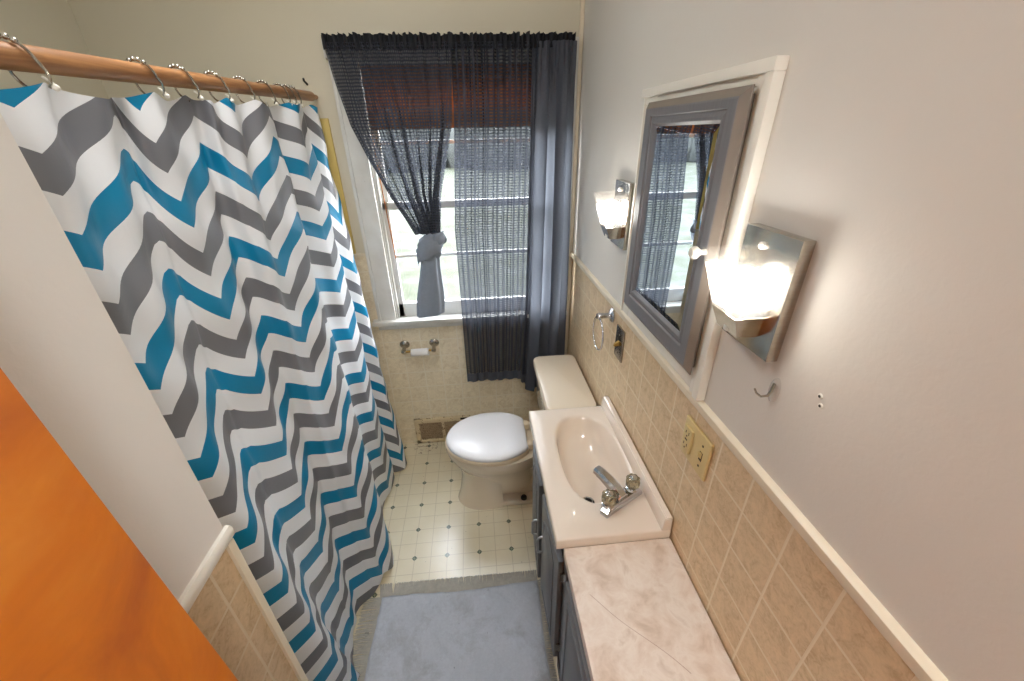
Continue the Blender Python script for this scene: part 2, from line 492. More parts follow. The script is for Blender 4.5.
# window wall with opening
WX0, WX1, WZ0, WZ1 = -.462, .405, .873, 2.03
bm = B()
def wb(x0, x1, z0, z1):
    zs = 1.225
    for a, b, mi in ((z0, min(z1, zs), 1), (max(z0, zs), z1, 0)):
        if b - a > 1e-4: box(bm, x0, x1, D if mi else D + .0015, D + .14, a, b, mi=mi)
wb(XL - .1, WX0, 0, ZC); wb(WX1, R + .12, 0, ZC); wb(WX0, WX1, 0, WZ0); wb(WX0, WX1, WZ1, ZC)
struct('wall_back', bm, [M['wall_window'], M['tile_back']], smooth=False)
bm = B(); box(bm, -.665, -.549, D - .008, D, 1.222, 1.236, .003); struct('trim_3', bm, M['cream_trim'])
# tub alcove side wall
bm = B(); box(bm, XL - .1, XL, YP - .2, D + .15, 0, ZC); struct('wall_left', bm, M['wall_window'], smooth=False)
# short wall by the entrance
bm = B()
box(bm, XL, XP, -1.5, YP, 1.18, ZC); box(bm, XL, XP - .001, -1.5, YP, 0, 1.18, mi=1)
struct('wall_entrance', bm, [paint_mat('wall_paint_lit', rgb(230, 227, 221)), M['tile_left']], smooth=False)  # same wall paint, lightened so its colour makes up for missing light
bm = B(); rail_profile(bm, -1.5, YP + .006, XP, -1, 1.180, 1.202, .009); struct('trim_4', bm, M['white_trim'])
bm = B(); box(bm, XP - .012, XP + .005, YP - .012, YP + .004, 0, 1.175, .003); struct('trim_5', bm, M['cream_trim'])
# wall behind the camera (hall)
bm = B(); box(bm, XL - .1, R + .12, -1.6, -1.5, 0, ZC); struct('wall_front', bm, M['wall'], smooth=False)
# pale yellow panel edge of the tub surround on the window wall
bm = B(); box(bm, XL, -.597, D - .012, D, 1.238, 1.822, .003); struct('trim_6', bm, M['tub_panel'])

# ------------------------------------------------------------------ window
win = bpy.data.objects.new('window_1', None); COL.objects.link(win); win.location = (0, D, WZ0); win['kind'] = 'structure'
win['label'] = 'white painted double hung window behind the charcoal curtains'
bm = B()
for x0, x1 in ((-.548, WX0 + .006), (WX1 - .006, R - .018)):
    box(bm, x0, x1, D - .020, D, .873, 2.09, .004)
    box(bm, x0, x0 + .016, D - .027, D, .873, 2.09, .004)
box(bm, -.56, R - .018, D - .022, D, 2.03, 2.095, .004)
obj('casing', bm, M['old_white'], win)
bm = B()
for x0, x1 in ((WX0 - .01, WX0 + .012), (WX1 - .012, WX1 + .01)): box(bm, x0, x1, D - .002, D + .13, WZ0, WZ1)
box(bm, WX0, WX1, D - .002, D + .13, WZ1 - .02, WZ1)
for x0, x1 in ((WX0 + .012, WX0 + .024), (WX1 - .024, WX1 - .012)): box(bm, x0, x1, D + .005, D + .02, WZ0, WZ1, .003)
obj('jamb', bm, M['old_white'], win)
bm = B(); box(bm, -.578, R - .018, D - .048, D + .06, .853, .876, .005)
box(bm, -.556, R - .022, D - .018, D, .818, .853, .004); obj('sill', bm, M['old_white'], win)
def sash(name, y, z0, z1, bot, top, munt):
    bm = B(); x0, x1 = WX0 + .016, WX1 - .016
    box(bm, x0, x0 + .034, y, y + .03, z0, z1, .003); box(bm, x1 - .034, x1, y, y + .03, z0, z1, .003)
    box(bm, x0, x1, y, y + .03, z0, z0 + bot, .003); box(bm, x0, x1, y, y + .03, z1 - top, z1, .003)
    for m in munt: box(bm, x0, x1, y + .006, y + .024, m - .008, m + .008, .003)
    s = obj(name, bm, M['old_white'], win)
    bm = B(); box(bm, x0 + .03, x1 - .03, y + .013, y + .016, z0 + bot - .004, z1 - top + .004); obj('pane', bm, M['glass'], s, smooth=False)
    return s
sash('lower_sash', D + .022, .876, 1.468, .075, .034, (1.205,))
sash('upper_sash', D + .062, 1.43, 2.01, .034, .04, (1.72,))
bm = B(); tube(bm, [(WX0 + .03, D + .014, 1.95), (WX0 + .034, D + .012, 1.6), (WX0 + .05, D + .012, 1.20)], .0028, 6); 
cord = obj('blind_cord', bm, M['blind'], origin=(WX0 + .034, D + .012, 1.2)); tag(cord, 'thin orange blind cord hanging along the left window jamb', 'cord')
# orange wooden slat blind, pulled up
bl = thing('slat_blind', 'orange wooden slat blind pulled up behind the charcoal curtains', 'blind', (-.03, D + .012, 1.78))
for i in range(7):
    z = 1.862 + i * .0224
    bm = B(); prism(bm, [(-.43, D + .004, z - .0105), (-.43, D + .007, z - .0115), (-.43, D + .015, z + .0105), (-.43, D + .012, z + .0115)], (.80, 0, 0)); obj('slat', bm, M['blind'], bl, smooth=False)
bm = B(); box(bm, -.43, .37, D + .0, D + .021, 1.775, 1.85, .004)
for i in range(4): box(bm, -.431, .371, D - .001, D + .0215, 1.788 + i * .016, 1.790 + i * .016)
obj('bottom_rail', bm, M['blind'], bl)
bm = B(); box(bm, -.43, .37, D - .0, D + .021, 2.005, 2.03, .004); obj('head_rail', bm, M['blind'], bl)

# outside
bm = B()
grid(bm, 60, 60, lambda u, v: Vector((-25 + 50 * u, 2.4 + 40 * v * v + .4 * v, -.7 + .12 * sin(u * 31) * v + .5 * v * v)))
o = obj('lawn', bm, M['lawn'], origin=(0, 12, -.7)); o['kind'] = 'structure'; o['label'] = 'bright frosty lawn outside the window'
bm = B()
random.seed(3)
for k in range(26):
    x = -22 + k * 1.75 + random.uniform(-.4, .4)
    lathe(bm, [(0, 0), (1.0, .1), (1.5, 1.0), (1.3, 2.2), (.7, 3.0 + random.random()), (0, 3.6 + random.random())], (x, 30 + random.uniform(-1, 1), -.4), seg=14, star=.12, nstar=5)
o = obj('hedge', bm, M['hedge'], origin=(0, 30, -.4)); o['kind'] = 'stuff'; o['label'] = 'pale winter hedge far across the lawn outside'; o['category'] = 'hedge'

# ------------------------------------------------------------------ window curtains
def lerp(a, b, t): return a + (b - a) * t
def interp(x, xs, ys):
    if x <= xs[0]: return ys[0]
    for i in range(len(xs) - 1):
        if x <= xs[i + 1]:
            t = (x - xs[i]) / (xs[i + 1] - xs[i]); return lerp(ys[i], ys[i + 1], t)
    return ys[-1]
def sm(t): t = max(0, min(1, t)); return t * t * (3 - 2 * t)
YC = 1.935
def fold(u, seed):  # irregular pleats
    return .6 * sin(2 * pi * u + seed) + .4 * sin(2 * pi * u * 1.73 + seed * 2.1)
def header(bm, x0, x1, z0, z1, n, seed, W):
    def f(u, v):
        x = lerp(x0, x1, u)
        amp = .011 * (.45 + abs(v - .38) * 1.5)
        return Vector((x + .003 * sin(u * n * 9 + 1), YC + amp * sin(u * n * 2 * pi + .8 * sin(u * 23 + seed)), lerp(z0, z1, v) + (.007 * abs(sin(u * n * 1.15 + seed)) + .002 * sin(u * n * 5.7)) * sm((v - .5) * 2)))
    grid(bm, 320, 9, f, lambda u, v: (u * W, v * .07))
# left panel
zL = [2.072, 1.95, 1.79, 1.65, 1.51, 1.41, 1.335]
xl = [-.54, -.527, -.502, -.450, -.385, -.325, -.283]
xr = [-.05, -.062, -.082, -.12, -.157, -.168, -.178]
cl = thing('window_curtain', 'sheer charcoal curtain panel on the left, tied in a knot above the sill', 'curtain', (-.24, YC, 2.07), 'charcoal window curtains')
bm = B()
def fL(u, v):
    z = lerp(2.072, 1.335, v)
    a = interp(z, zL[::-1], xl[::-1]); b = interp(z, zL[::-1], xr[::-1])
    # more cloth bunched towards the inner edge as it gathers
    uu = u + .10 * v * sin(pi * u)
    x = lerp(a, b, min(1, uu))
    w = abs(b - a)
    amp = lerp(.007, .018, sm(v * 1.2)) * (1 if v < .8 else lerp(1, .8, (v - .8) / .2))
    g = fold(u * 9, .4) * lerp(1, .6, v) + .5 * sin(2 * pi * 26 * u) * (1 - sm(v * 4))
    if v > .3: g += .8 * (v - .3) * sin(2 * pi * 4 * u + 1)
    return Vector((x + (.004 * sin(2 * pi * 9 * u + 1.2) + .016 * sin(2 * pi * 7 * u + .4) * sm(v * 1.6 + .12)) * min(1, v * 3), YC - .012 * v + amp * g, z))
grid(bm, 260, 70, fL, lambda u, v: (u * .80, v * .74))
obj('panel', bm, M['sheer'], cl)
bm = B(); header(bm, -.545, -.052, 2.05, 2.094, 26, .3, .9); obj('ruffled_header', bm, M['header'], cl)
# knot
bm = B()
def knot(u, v):
    th = 2 * pi * u; ph = lerp(-pi / 2, pi / 2, v)
    r = .058 * (1 + .10 * sin(3 * th + 5 * ph) + .05 * sin(7 * th - 9 * ph))
    x = r * cos(ph) * cos(th) * 1.08; y = .042 * (1 + .12 * sin(4 * th + 6 * ph)) * cos(ph) * sin(th); z = .072 * sin(ph) + .018 * cos(th) * cos(ph)
    return Vector((-.226 + x, YC - .012 + y, 1.268 + z))
grid(bm, 56, 28, knot, lambda u, v: (u * .3, v * .15), closed_u=True)
def nub(u, v):
    th = 2 * pi * u
    r = .030 * sin(pi * min(.97, v + .08)) * (1 + .2 * sin(5 * th))
    c = Vector((-.195, YC - .03, 1.285)).lerp(Vector((-.152, YC - .034, 1.352)), v)
    return c + Vector((r * cos(th), r * sin(th) * .8, -.4 * r * cos(th)))
grid(bm, 28, 12, nub, lambda u, v: (u * .1, v * .08), closed_u=True)
def wrap(u, v):
    th = lerp(-.3, pi + .3, u)
    z = lerp(1.215, 1.33, u) + (v - .5) * .07
    return Vector((-.226 - .066 * cos(th), YC - .014 - .05 * sin(th) * (1 - .25 * abs(v - .5)), z))
grid(bm, 30, 8, wrap, lambda u, v: (u * .2, v * .06))
obj('knot', bm, M['lit_charcoal'], cl)
bm = B()
def tail(u, v):
    z = lerp(1.235, .925, v) - .008 * cos(2 * pi * (u - .5)) * v
    th = 2 * pi * u
    xc = lerp(-.228, -.262, v); hw = lerp(.042, .070, sm(v * 1.1)); hy = lerp(.024, .030, v)
    k = 1 + .14 * sin(5 * th + .5) * (1 - .4 * v)
    return Vector((xc + hw * cos(th) * k, YC - .016 + hy * sin(th) * k, z))
grid(bm, 64, 26, tail, lambda u, v: (u * .35, v * .32), closed_u=True)
obj('tail', bm, M['lit_charcoal'], cl)
# right panel
cr = thing('window_curtain', 'sheer charcoal curtain panel on the right, hanging straight down behind the toilet tank', 'curtain', (.2, YC, 2.07), 'charcoal window curtains')
bm = B()
UR = [0, .55, .70, .78, .86, .93, 1.0]
def fR(u, v):
    ztop = 2.072; zb = lerp(.485, .475, u) if u < .58 else .41
    if .55 <= u < .62: zb = lerp(.475, .41, (u - .55) / .07)
    z = lerp(ztop, zb, v)
    xa = interp(z, [.48, 1.35, 1.81, 2.07], [-.102, -.100, -.063, -.055])
    xm = interp(z, [.41, 1.0, 1.8, 2.07], [.215, .245, .27, .275])
    xe = interp(z, [.41, .6, 1.2, 2.07], [.40, .452, .452, .444])
    if u < .58:
        t = u / .58; x = lerp(xa, xm, t)
        g = .004 * fold(t * 3.2, .9) + .012 * math.exp(-((t - .72) / .035) ** 2) * sm(v * 1.4) + .006 * math.exp(-((t - .88) / .03) ** 2)
        x += -.012 * math.exp(-((t - .74) / .03) ** 2) * v
        x += .0075 * sin(2 * pi * t * 6.3 + .8) * sin(pi * min(1, t * 1.4)) + .004 * sin(2 * pi * t * 15)
        y = YC + g + .008 * v * sin(3 * t) + .006 * sin(2 * pi * t * 6.3)
    else:
        t = (u - .58) / .42; x = lerp(xm, xe, t) 
        y = YC - .012 * sm(t * 4) + .020 * (.25 + .75 * sm((2.07 - z) * 5)) * sin(2 * pi * t * 2.3 + .3 + .5 * sin(z * 2)) + .008 * sin(2 * pi * t * 5 + 1) * sm(z)
        x += .010 * sin(2 * pi * t * 4 + .8)
    y += .006 * sin(2 * pi * u * 42) * (1 - sm(v * 5)) + .003 * sin(z * 9 + u * 20) * v
    return Vector((x, y, z))
grid(bm, 240, 80, lambda u, v: fR(u * .60, v), lambda u, v: (u * .36, v * 1.6))
obj('panel', bm, M['sheer'], cr)
bm = B()
grid(bm, 170, 80, lambda u, v: fR(.575 + .425 * u, v), lambda u, v: (u * .8, v * 1.6))
obj('bunched_fold', bm, M['charcoal'], cr)
bm = B(); header(bm, -.060, .446, 2.05, 2.094, 27, 1.3, .9); obj('ruffled_header', bm, M['header'], cr)
bm = B(); 
def hem(u, v):
    p = fR(u, 1); q = fR(u, .965); return p.lerp(q, v) + Vector((0, -.0015, 0))
grid(bm, 220, 4, hem, lambda u, v: (u, v * .05)); obj('hem', bm, M['charcoal'], cr)

# ------------------------------------------------------------------ shower rod, rings, curtain
XR = -.63
def rodz(y): return 1.855 + (y - .6) * .032
bm = B()
tube(bm, [(XR, y, rodz(y)) for y in (YP - .0, .8, 1.2, 1.6, 1.94)], .0175, 20)
lathe(bm, [(.0175, 0), (.016, .004), (0, .005)], (XR, 1.94, rodz(1.94)), (0, 1, .032), 20)
lathe(bm, [(.009, 0), (.009, .062)], (XR, 1.943, rodz(1.94)), (0, 1, .03), 12)
rod = obj('shower_rod', bm, M['rod'], origin=(XR, 1.2, rodz(1.2)), angle=60); tag(rod, 'brown wooden dowel shower curtain rod above the chevron curtain', 'rod')
bm = B(); tube(bm, [(-.655, D + .002, 1.945), (-.655, D - .03, 1.955), (-.653, D - .036, 1.962)], .004, 8); 
nail = obj('bent_nail', bm, M['dark'], origin=(-.655, D, 1.945)); tag(nail, 'dark bent nail in the wall just above the rod end', 'nail')

KEYS = [  # x, y at the top; x, y at the hem; zigzag phase; lean half way down
 (-.660, .545, -.585, .50, 0.05, 0),
 (-.598, .668, -.519, .74, .5, -.04),
 (-.640, .885, -.535, .775, .98, -.06),
 (-.648, .925, -.557, .825, 1.12, -.05),
 (-.618, .937, -.582, .93, 1.5, .01),
 (-.644, 1.13, -.570, .99, 2.0, 0),
 (-.603, 1.155, -.530, 1.06, 2.18, 0),
 (-.622, 1.27, -.500, 1.12, 2.5, 0),
 (-.603, 1.445, -.466, 1.20, 3.0, 0),
 (-.650, 1.56, -.575, 1.49, 3.25, 0),
 (-.607, 1.675, -.552, 1.60, 3.5, 0),
 (-.600, 1.745, -.548, 1.70, 3.75, 0),
 (-.648, 1.83, -.572, 1.735, 4.05, 0),
 (-.614, 1.92, -.500, 1.77, 4.5, 0),
 (-.632, 1.985, -.492, 1.795, 4.95, 0)]
def herm(s, col):
    n = len(KEYS) - 1; q = s * n; i = min(n - 1, int(q)); t = q - i
    P = lambda k: KEYS[max(0, min(n, k))][col]
    m0, m1 = (P(i + 1) - P(i - 1)) / 2, (P(i + 2) - P(i)) / 2
    if col in (0, 2): m0 *= .35; m1 *= .35
    t2, t3 = t * t, t * t * t
    return (2 * t3 - 3 * t2 + 1) * P(i) + (t3 - 2 * t2 + t) * m0 + (-2 * t3 + 3 * t2) * P(i + 1) + (t3 - t2) * m1
HOOKS = [.745, .995, 1.115, 1.250, 1.385, 1.525, 1.645, 1.700, 1.748]
def sag(y):
    hs = [.50] + HOOKS + [1.90, 1.985]
    for a, b in zip(hs, hs[1:]):
        if a <= y <= b:
            t = (y - a) / (b - a); return min(.016, (b - a) * .11) * (sin(pi * t)) ** 1.2
    return 0.0
def sc_pt(u, v):
    xt, yt, xb, yb = (herm(u, c) for c in range(4))
    tz = v
    k = tz ** 1.15
    y = lerp(yt, yb, k) + herm(u, 5) * 4 * v * (1 - v); x = lerp(xt, xb, k)
    top = rodz(yt) - .030 - sag(yt)
    z = lerp(top, .028 + .012 * sin(u * 40), v)
    # soft wrinkles, strongest near the top
    x += .007 * (1 - v) ** 2 * sin(yt * 46 + v * 18) + .004 * sin(yt * 31 + v * 9) + .0025 * sin(z * 33 + yt * 20)
    return Vector((x, y, z)), yt
def sc_uv(u, v):
    p, yt = sc_pt(u, v)
    i = u * (len(KEYS) - 1); a = int(min(len(KEYS) - 2, i)); ph = lerp(KEYS[a][4], KEYS[a + 1][4], i - a)
    return (ph + 20, (p.z - rodz(yt)) + .174 + .2205 * 20 + .2205 * .5 - .104)
scn = thing('shower_curtain', 'blue grey and white chevron shower curtain hanging from the wooden rod', 'shower curtain', (XR, 1.2, 0))
bm = B(); grid(bm, 330, 120, lambda u, v: sc_pt(u, v)[0], sc_uv)
obj('curtain_cloth', bm, M['shower'], scn, angle=180)

# rings: wire loop over the rod with little roller beads, ends holding the curtain
ORD = ['ninth', 'eighth', 'seventh', 'sixth', 'fifth', 'fourth', 'third', 'second', 'first']
ring0 = None
for k, y in enumerate(HOOKS):
    lab = f'beaded metal curtain ring, {ORD[k]} from the window end of the wooden rod'
    loc = (XR, y, rodz(y))
    if ring0 is None:
        ring0 = thing('curtain_ring', lab, 'curtain ring', loc, 'beaded rings on the shower rod')
        bm = B()
        pts = []
        for i in range(26):
            a = radians(-65 + i * 305 / 25.0)
            rr = .0215 if sin(a) > -.2 else .0215 + .020 * (-sin(a) - .2)
            pts.append(Vector((cos(a) * rr, -.012 * sin(a) , sin(a) * rr * 1.08 - .001)))
        pts.append(pts[-1] + Vector((.012, 0, -.008)))
        tube(bm, pts, .0021, 7)
        obj('wire_loop', bm, M['dull_chrome'], ring0, local=True)
        bm = B()
        for i in range(5):
            a = radians(50 + i * 22)
            c = Vector((cos(a) * .0215, -.012 * sin(a), sin(a) * .0232))
            bmesh.ops.create_icosphere(bm, subdivisions=2, radius=.0042, matrix=Matrix.Translation(c))
        obj('roller_beads', bm, M['dull_chrome'], ring0, local=True)
        bm = B()
        bmesh.ops.create_icosphere(bm, subdivisions=2, radius=.0048, matrix=Matrix.Translation(Vector((.022, .012, -.036))))
        tube(bm, [(.010, .012, -.022), (.020, .012, -.030), (.022, .012, -.036)], .002, 6)
        obj('ball_end', bm, M['white_trim'], ring0, local=True)
    else:
        dup(ring0, loc, lab)

# ------------------------------------------------------------------ entrance door (orange)
dr = bpy.data.objects.new('door_1', None); COL.objects.link(dr); dr.location = (-.323, .27, 1.16); dr['kind'] = 'structure'
dr['label'] = 'orange varnished wooden door standing open at the entrance'
bm = B(); box(bm, -.036, 0, -.80, 0, -1.15, .88, .003); obj('door_leaf', bm, M['door'], dr, local=True)
dr.rotation_euler = (0, radians(-1.6), 0)

# ------------------------------------------------------------------ toilet
T = thing('toilet', 'bone coloured toilet under the window, facing the shower curtain', 'toilet', (0, 1.55, 0))
TY = 1.55
def egg(xf, xb, hw, z, n=48, yc=TY, sq=.62):
    """elongated outline: rounded front (towards -x), blunter back"""
    pts = []; xm = lerp(xf, xb, .58); bk = 3.0 if sq < .35 else 1.28
    for k in range(n):
        a = 2 * pi * k / n
        c, s = cos(a), sin(a)
        x = xm + c * (xm - xf) if c < 0 else min(xb, xm + c * (xb - xm) * bk)
        pts.append(Vector((x, yc + hw * s, z)))
    return pts
bm = B()
# bowl shell outside then inside rim
rings = [egg(-.100, .20, .082, .10), egg(-.115, .21, .090, .16), egg(-.150, .22, .110, .22), egg(-.190, .23, .150, .285), egg(-.212, .235, .176, .335), egg(-.218, .235, .182, .362), egg(-.214, .235, .179, .374), egg(-.165, .20, .13, .372), egg(-.15, .18, .115, .33), egg(-.10, .12, .07, .24)]
loft(bm, rings)
# round front pedestal column
loft(bm, [egg(-.185, .06, .104, 0, sq=.25), egg(-.180, .06, .102, .02, sq=.25), egg(-.170, .055, .098, .05, sq=.25), egg(-.158, .052, .094, .12, sq=.25), egg(-.152, .055, .096, .19, sq=.25), egg(-.160, .08, .105, .235, sq=.3)])
# foot flange and trap
box(bm, -.02, .225, TY - .098, TY + .098, 0, .035, .012, 3)
loft(bm, [[(x, TY + s * w, z) for x, s in ((-.02, -1), (.25, -1), (.25, 1), (-.02, 1))] for z, w in ((.02, .042), (.10, .036), (.17, .045), (.2, .075), (.28, .10), (.36, .12))])
box(bm, .16, .44, TY - .11, TY + .11, .25, .37, .03, 4)
obj('bowl', bm, M['porcelain'], T, angle=50)
bm = B(); lathe(bm, [(.016, 0), (.016, .008), (.012, .016), (0, .02)], (.165, TY - .082, .035)); obj('bolt_cap', bm, M['dark'], T)
bm = B(); loft(bm, [egg(-.216, .188, .180, .376, sq=.4), egg(-.218, .188, .182, .380, sq=.4), egg(-.218, .188, .182, .394, sq=.4), egg(-.214, .188, .178, .398, sq=.4)]); obj('seat', bm, M['seat_cream'], T, angle=50)
bm = B()
def lidring(s, z): return [Vector((lerp(.0, p.x, s), lerp(TY, p.y, s), z)) for p in egg(-.212, .186, .180, z, sq=.36)]
loft(bm, [lidring(.97, .3985), lidring(1.0, .402), lidring(1.0, .409), lidring(.985, .415), lidring(.94, .4185), lidring(.75, .4215), lidring(.4, .4235), lidring(.1, .424)]); obj('lid', bm, M['seat_white'], T, angle=60)
for s in (-1, 1):
    bm = B(); box(bm, .178, .212, TY + s * .075 - .02, TY + s * .075 + .02, .376, .412, .008, 3); obj('hinge_block', bm, M['seat_cream'], T)
# tank
def rrect(x0, x1, y0, y1, z, r, n=6):
    pts = []
    for cx, cy, a0 in ((x1 - r, y1 - r, 0), (x0 + r, y1 - r, 90), (x0 + r, y0 + r, 180), (x1 - r, y0 + r, 270)):
        for k in range(n + 1):
            a = radians(a0 + 90 * k / n); pts.append(Vector((cx + r * cos(a), cy + r * sin(a), z)))
    return pts
bm = B(); loft(bm, [rrect(.292, .462, 1.375, 1.765, .36, .03), rrect(.276, .466, 1.358, 1.782, .44, .03), rrect(.268, .468, 1.348, 1.792, .665, .028)])
obj('tank', bm, M['porcelain'], T)
bm = B(); loft(bm, [rrect(.262, .472, 1.342, 1.798, .662, .028), rrect(.255, .476, 1.334, 1.806, .668, .034), rrect(.255, .476, 1.334, 1.806, .692, .034), rrect(.259, .474, 1.338, 1.802, .700, .034), rrect(.275, .462, 1.36, 1.78, .704, .03)])
obj('tank_lid', bm, M['porcelain'], T)

# ------------------------------------------------------------------ vanity sink top
SX0, SX1, SY0, SY1, SZ = .166, R - .003, .690, 1.266, .766
S = thing('vanity_sink', 'pale blush one piece vanity sink top with oval basin and backsplash', 'sink', (.33, .98, .735))
bm = B()
cx, cy, hx, hy = .346, 1.000, .110, .205
def rim(sc, z, dx=0, dy=0, n=96, ex=2.7):
    out = []
    for k in range(n):
        a = 2 * pi * k / n; c, s = cos(a), sin(a)
        r = (abs(c) ** ex + abs(s) ** ex) ** (-1 / ex)
        out.append(Vector((cx + dx + hx * sc * r * c, cy + dy + hy * sc * r * s, z)))
    return out
def rect(x0, x1, y0, y1, z, n=96):
    out = []
    for k in range(n):
        a = 2 * pi * k / n; c, s = cos(a) * hx, sin(a) * hy
        m = 1e9
        if c > 1e-9: m = min(m, (x1 - cx) / c)
        if c < -1e-9: m = min(m, (x0 - cx) / c)
        if s > 1e-9: m = min(m, (y1 - cy) / s)
        if s < -1e-9: m = min(m, (y0 - cy) / s)
        out.append(Vector((cx + c * m, cy + s * m, z)))
    # snap nearest points to corners
    for qx in (x0, x1):
        for qy in (y0, y1):
            i = min(range(n), key=lambda j: (out[j].x - qx) ** 2 + (out[j].y - qy) ** 2); out[i] = Vector((qx, qy, z))
    return out
e = .006
rings = [rect(SX0, SX1, SY0, SY1, SZ - .034), rect(SX0, SX1, SY0, SY1, SZ - e), rect(SX0 + .002, SX1, SY0 + .002, SY1 - .002, SZ - .002), rect(SX0 + e, SX1, SY0 + e, SY1 - e, SZ),
         rim(1.06, SZ + .0005), rim(1.0, SZ - .002), rim(.965, SZ - .010), rim(.92, SZ - .03, -.001), rim(.86, SZ - .06, -.004, -.006), rim(.76, SZ - .088, -.008, -.016), rim(.58, SZ - .108, -.014, -.035), rim(.34, SZ - .118, -.022, -.06), rim(.14, SZ - .122, -.026, -.085), rim(.10, SZ - .123, -.028, -.095)]
loft(bm, rings, cap0=False, cap1=True)
# backsplash
pr = [(R - .030, SZ - .004), (R - .029, SZ + .010), (R - .026, SZ + .040), (R - .022, SZ + .045), (R - .004, SZ + .045), (R - .002, SZ - .004)]
b = B(); loft(b, [[(x, y, z) for x, z in pr] for y in (SY0 + .0, SY1)]); bmesh.ops.bevel(b, geom=[ed for ed in b.edges], offset=.0025, segments=2, affect='EDGES'); join(bm, b)
obj('basin', bm, M['sink'], S, angle=45)
dc = Vector((cx - .028, cy - .095, SZ - .1225))
bm = B(); lathe(bm, [(.021, 0), (.023, .002), (.021, .004), (.016, .003), (.0155, -.004)], dc, seg=28); dn = obj('drain', bm, M['chrome'], S)
bm = B(); lathe(bm, [(.0145, -.003), (.0145, .002), (.011, .004), (0, .0045)], dc, seg=24); obj('stopper', bm, M['dark'], dn)

# faucet
F = thing('faucet', 'chrome faucet with two smoky acrylic knobs at the near end of the sink', 'faucet', (.372, .802, SZ))
ang = math.atan2(.816 - .747, .447 - .323)
ux = Vector((cos(ang), sin(ang), 0)); uy = Vector((-sin(ang), cos(ang), 0)); fo = Vector((.378, .800, SZ))
def fp(a, b, z): return fo + ux * a + uy * b + Vector((0, 0, z))
bm = B()
poly = [(-.076, -.022), (.076, -.022), (.080, .002), (.058, .020), (.022, .026), (-.022, .026), (-.058, .020), (-.080, .002)]
loft(bm, [[fp(a, b, 0) for a, b in poly], [fp(a, b, .008) for a, b in poly], [fp(a * .97, b * .93, .013) for a, b in poly], [fp(a * .8, b * .7, .020) for a, b in poly]])
obj('base_plate', bm, M['chrome'], F, angle=25)
bm = B()
def sect(b, z, w, h): return [fp(x * w, b, z + y * h) for x, y in ((-1, -.7), (-.8, -1), (.8, -1), (1, -.7), (1, .5), (.55, 1), (-.55, 1), (-1, .5))]
loft(bm, [sect(-.012, .018, .020, .016), sect(.012, .032, .018, .017), sect(.045, .042, .017, .014), sect(.082, .048, .016, .011), sect(.100, .048, .0145, .010)])
lathe(bm, [(.009, 0), (.009, .012), (.007, .012)], fp(0, .088, .028), (0, 0, 1), 16)
obj('spout', bm, M['chrome'], F, angle=35)
for s in (-1, 1):
    c = fp(s * .051, 0, .014)
    bm = B(); lathe(bm, [(.0185, 0), (.0175, .006), (.012, .010), (.012, .014)], c, seg=24)
    hb = obj('knob_collar', bm, M['chrome'], F)
    bm = B(); lathe(bm, [(.012, .013), (.0165, .016), (.0195, .022), (.0205, .032), (.021, .042), (.0185, .048), (.012, .050), (0, .050)], c, seg=48, star=.07, nstar=8)
    kn = obj('knob', bm, M['acrylic'], F, angle=50); kn['label'] = 'smoky fluted acrylic faucet knob'
    bm = B(); lathe(bm, [(.011, .0502), (.011, .052), (.008, .0535), (0, .054)], c, seg=20); obj('index_cap', bm, M['chrome'], kn)

# ------------------------------------------------------------------ vanity cabinet
VY0, VY1, VXF = .685, 1.255, .198
V = thing('vanity_cabinet', 'grey painted vanity cabinet under the sink with two doors ajar', 'cabinet', (.34, .97, 0), 'grey bathroom base cabinets')
bm = B()
box(bm, VXF + .018, R - .004, VY0, VY0 + .016, 0, .731); box(bm, VXF + .018, R - .004, VY1 - .016, VY1, 0, .731)
box(bm, VXF + .018, R - .004, VY0 + .016, VY1 - .016, .08, .096); box(bm, R - .012, R - .004, VY0 + .016, VY1 - .016, .096, .731)
box(bm, VXF + .05, VXF + .066, VY0 + .016, VY1 - .016, 0, .08)
obj('carcass', bm, M['grey'], V, smooth=False)
bm = B()
for y0, y1 in ((VY0, VY0 + .045), (VY1 - .045, VY1)): box(bm, VXF, VXF + .018, y0, y1, .0, .731, .0015)
box(bm, VXF, VXF + .018, VY0, VY1, .645, .731, .0015); box(bm, VXF, VXF + .018, VY0, VY1, .06, .115, .0015)
box(bm, VXF - .004, VXF, VY0, VY1, .700, .722, .0015)
obj('face_frame', bm, M['grey'], V)
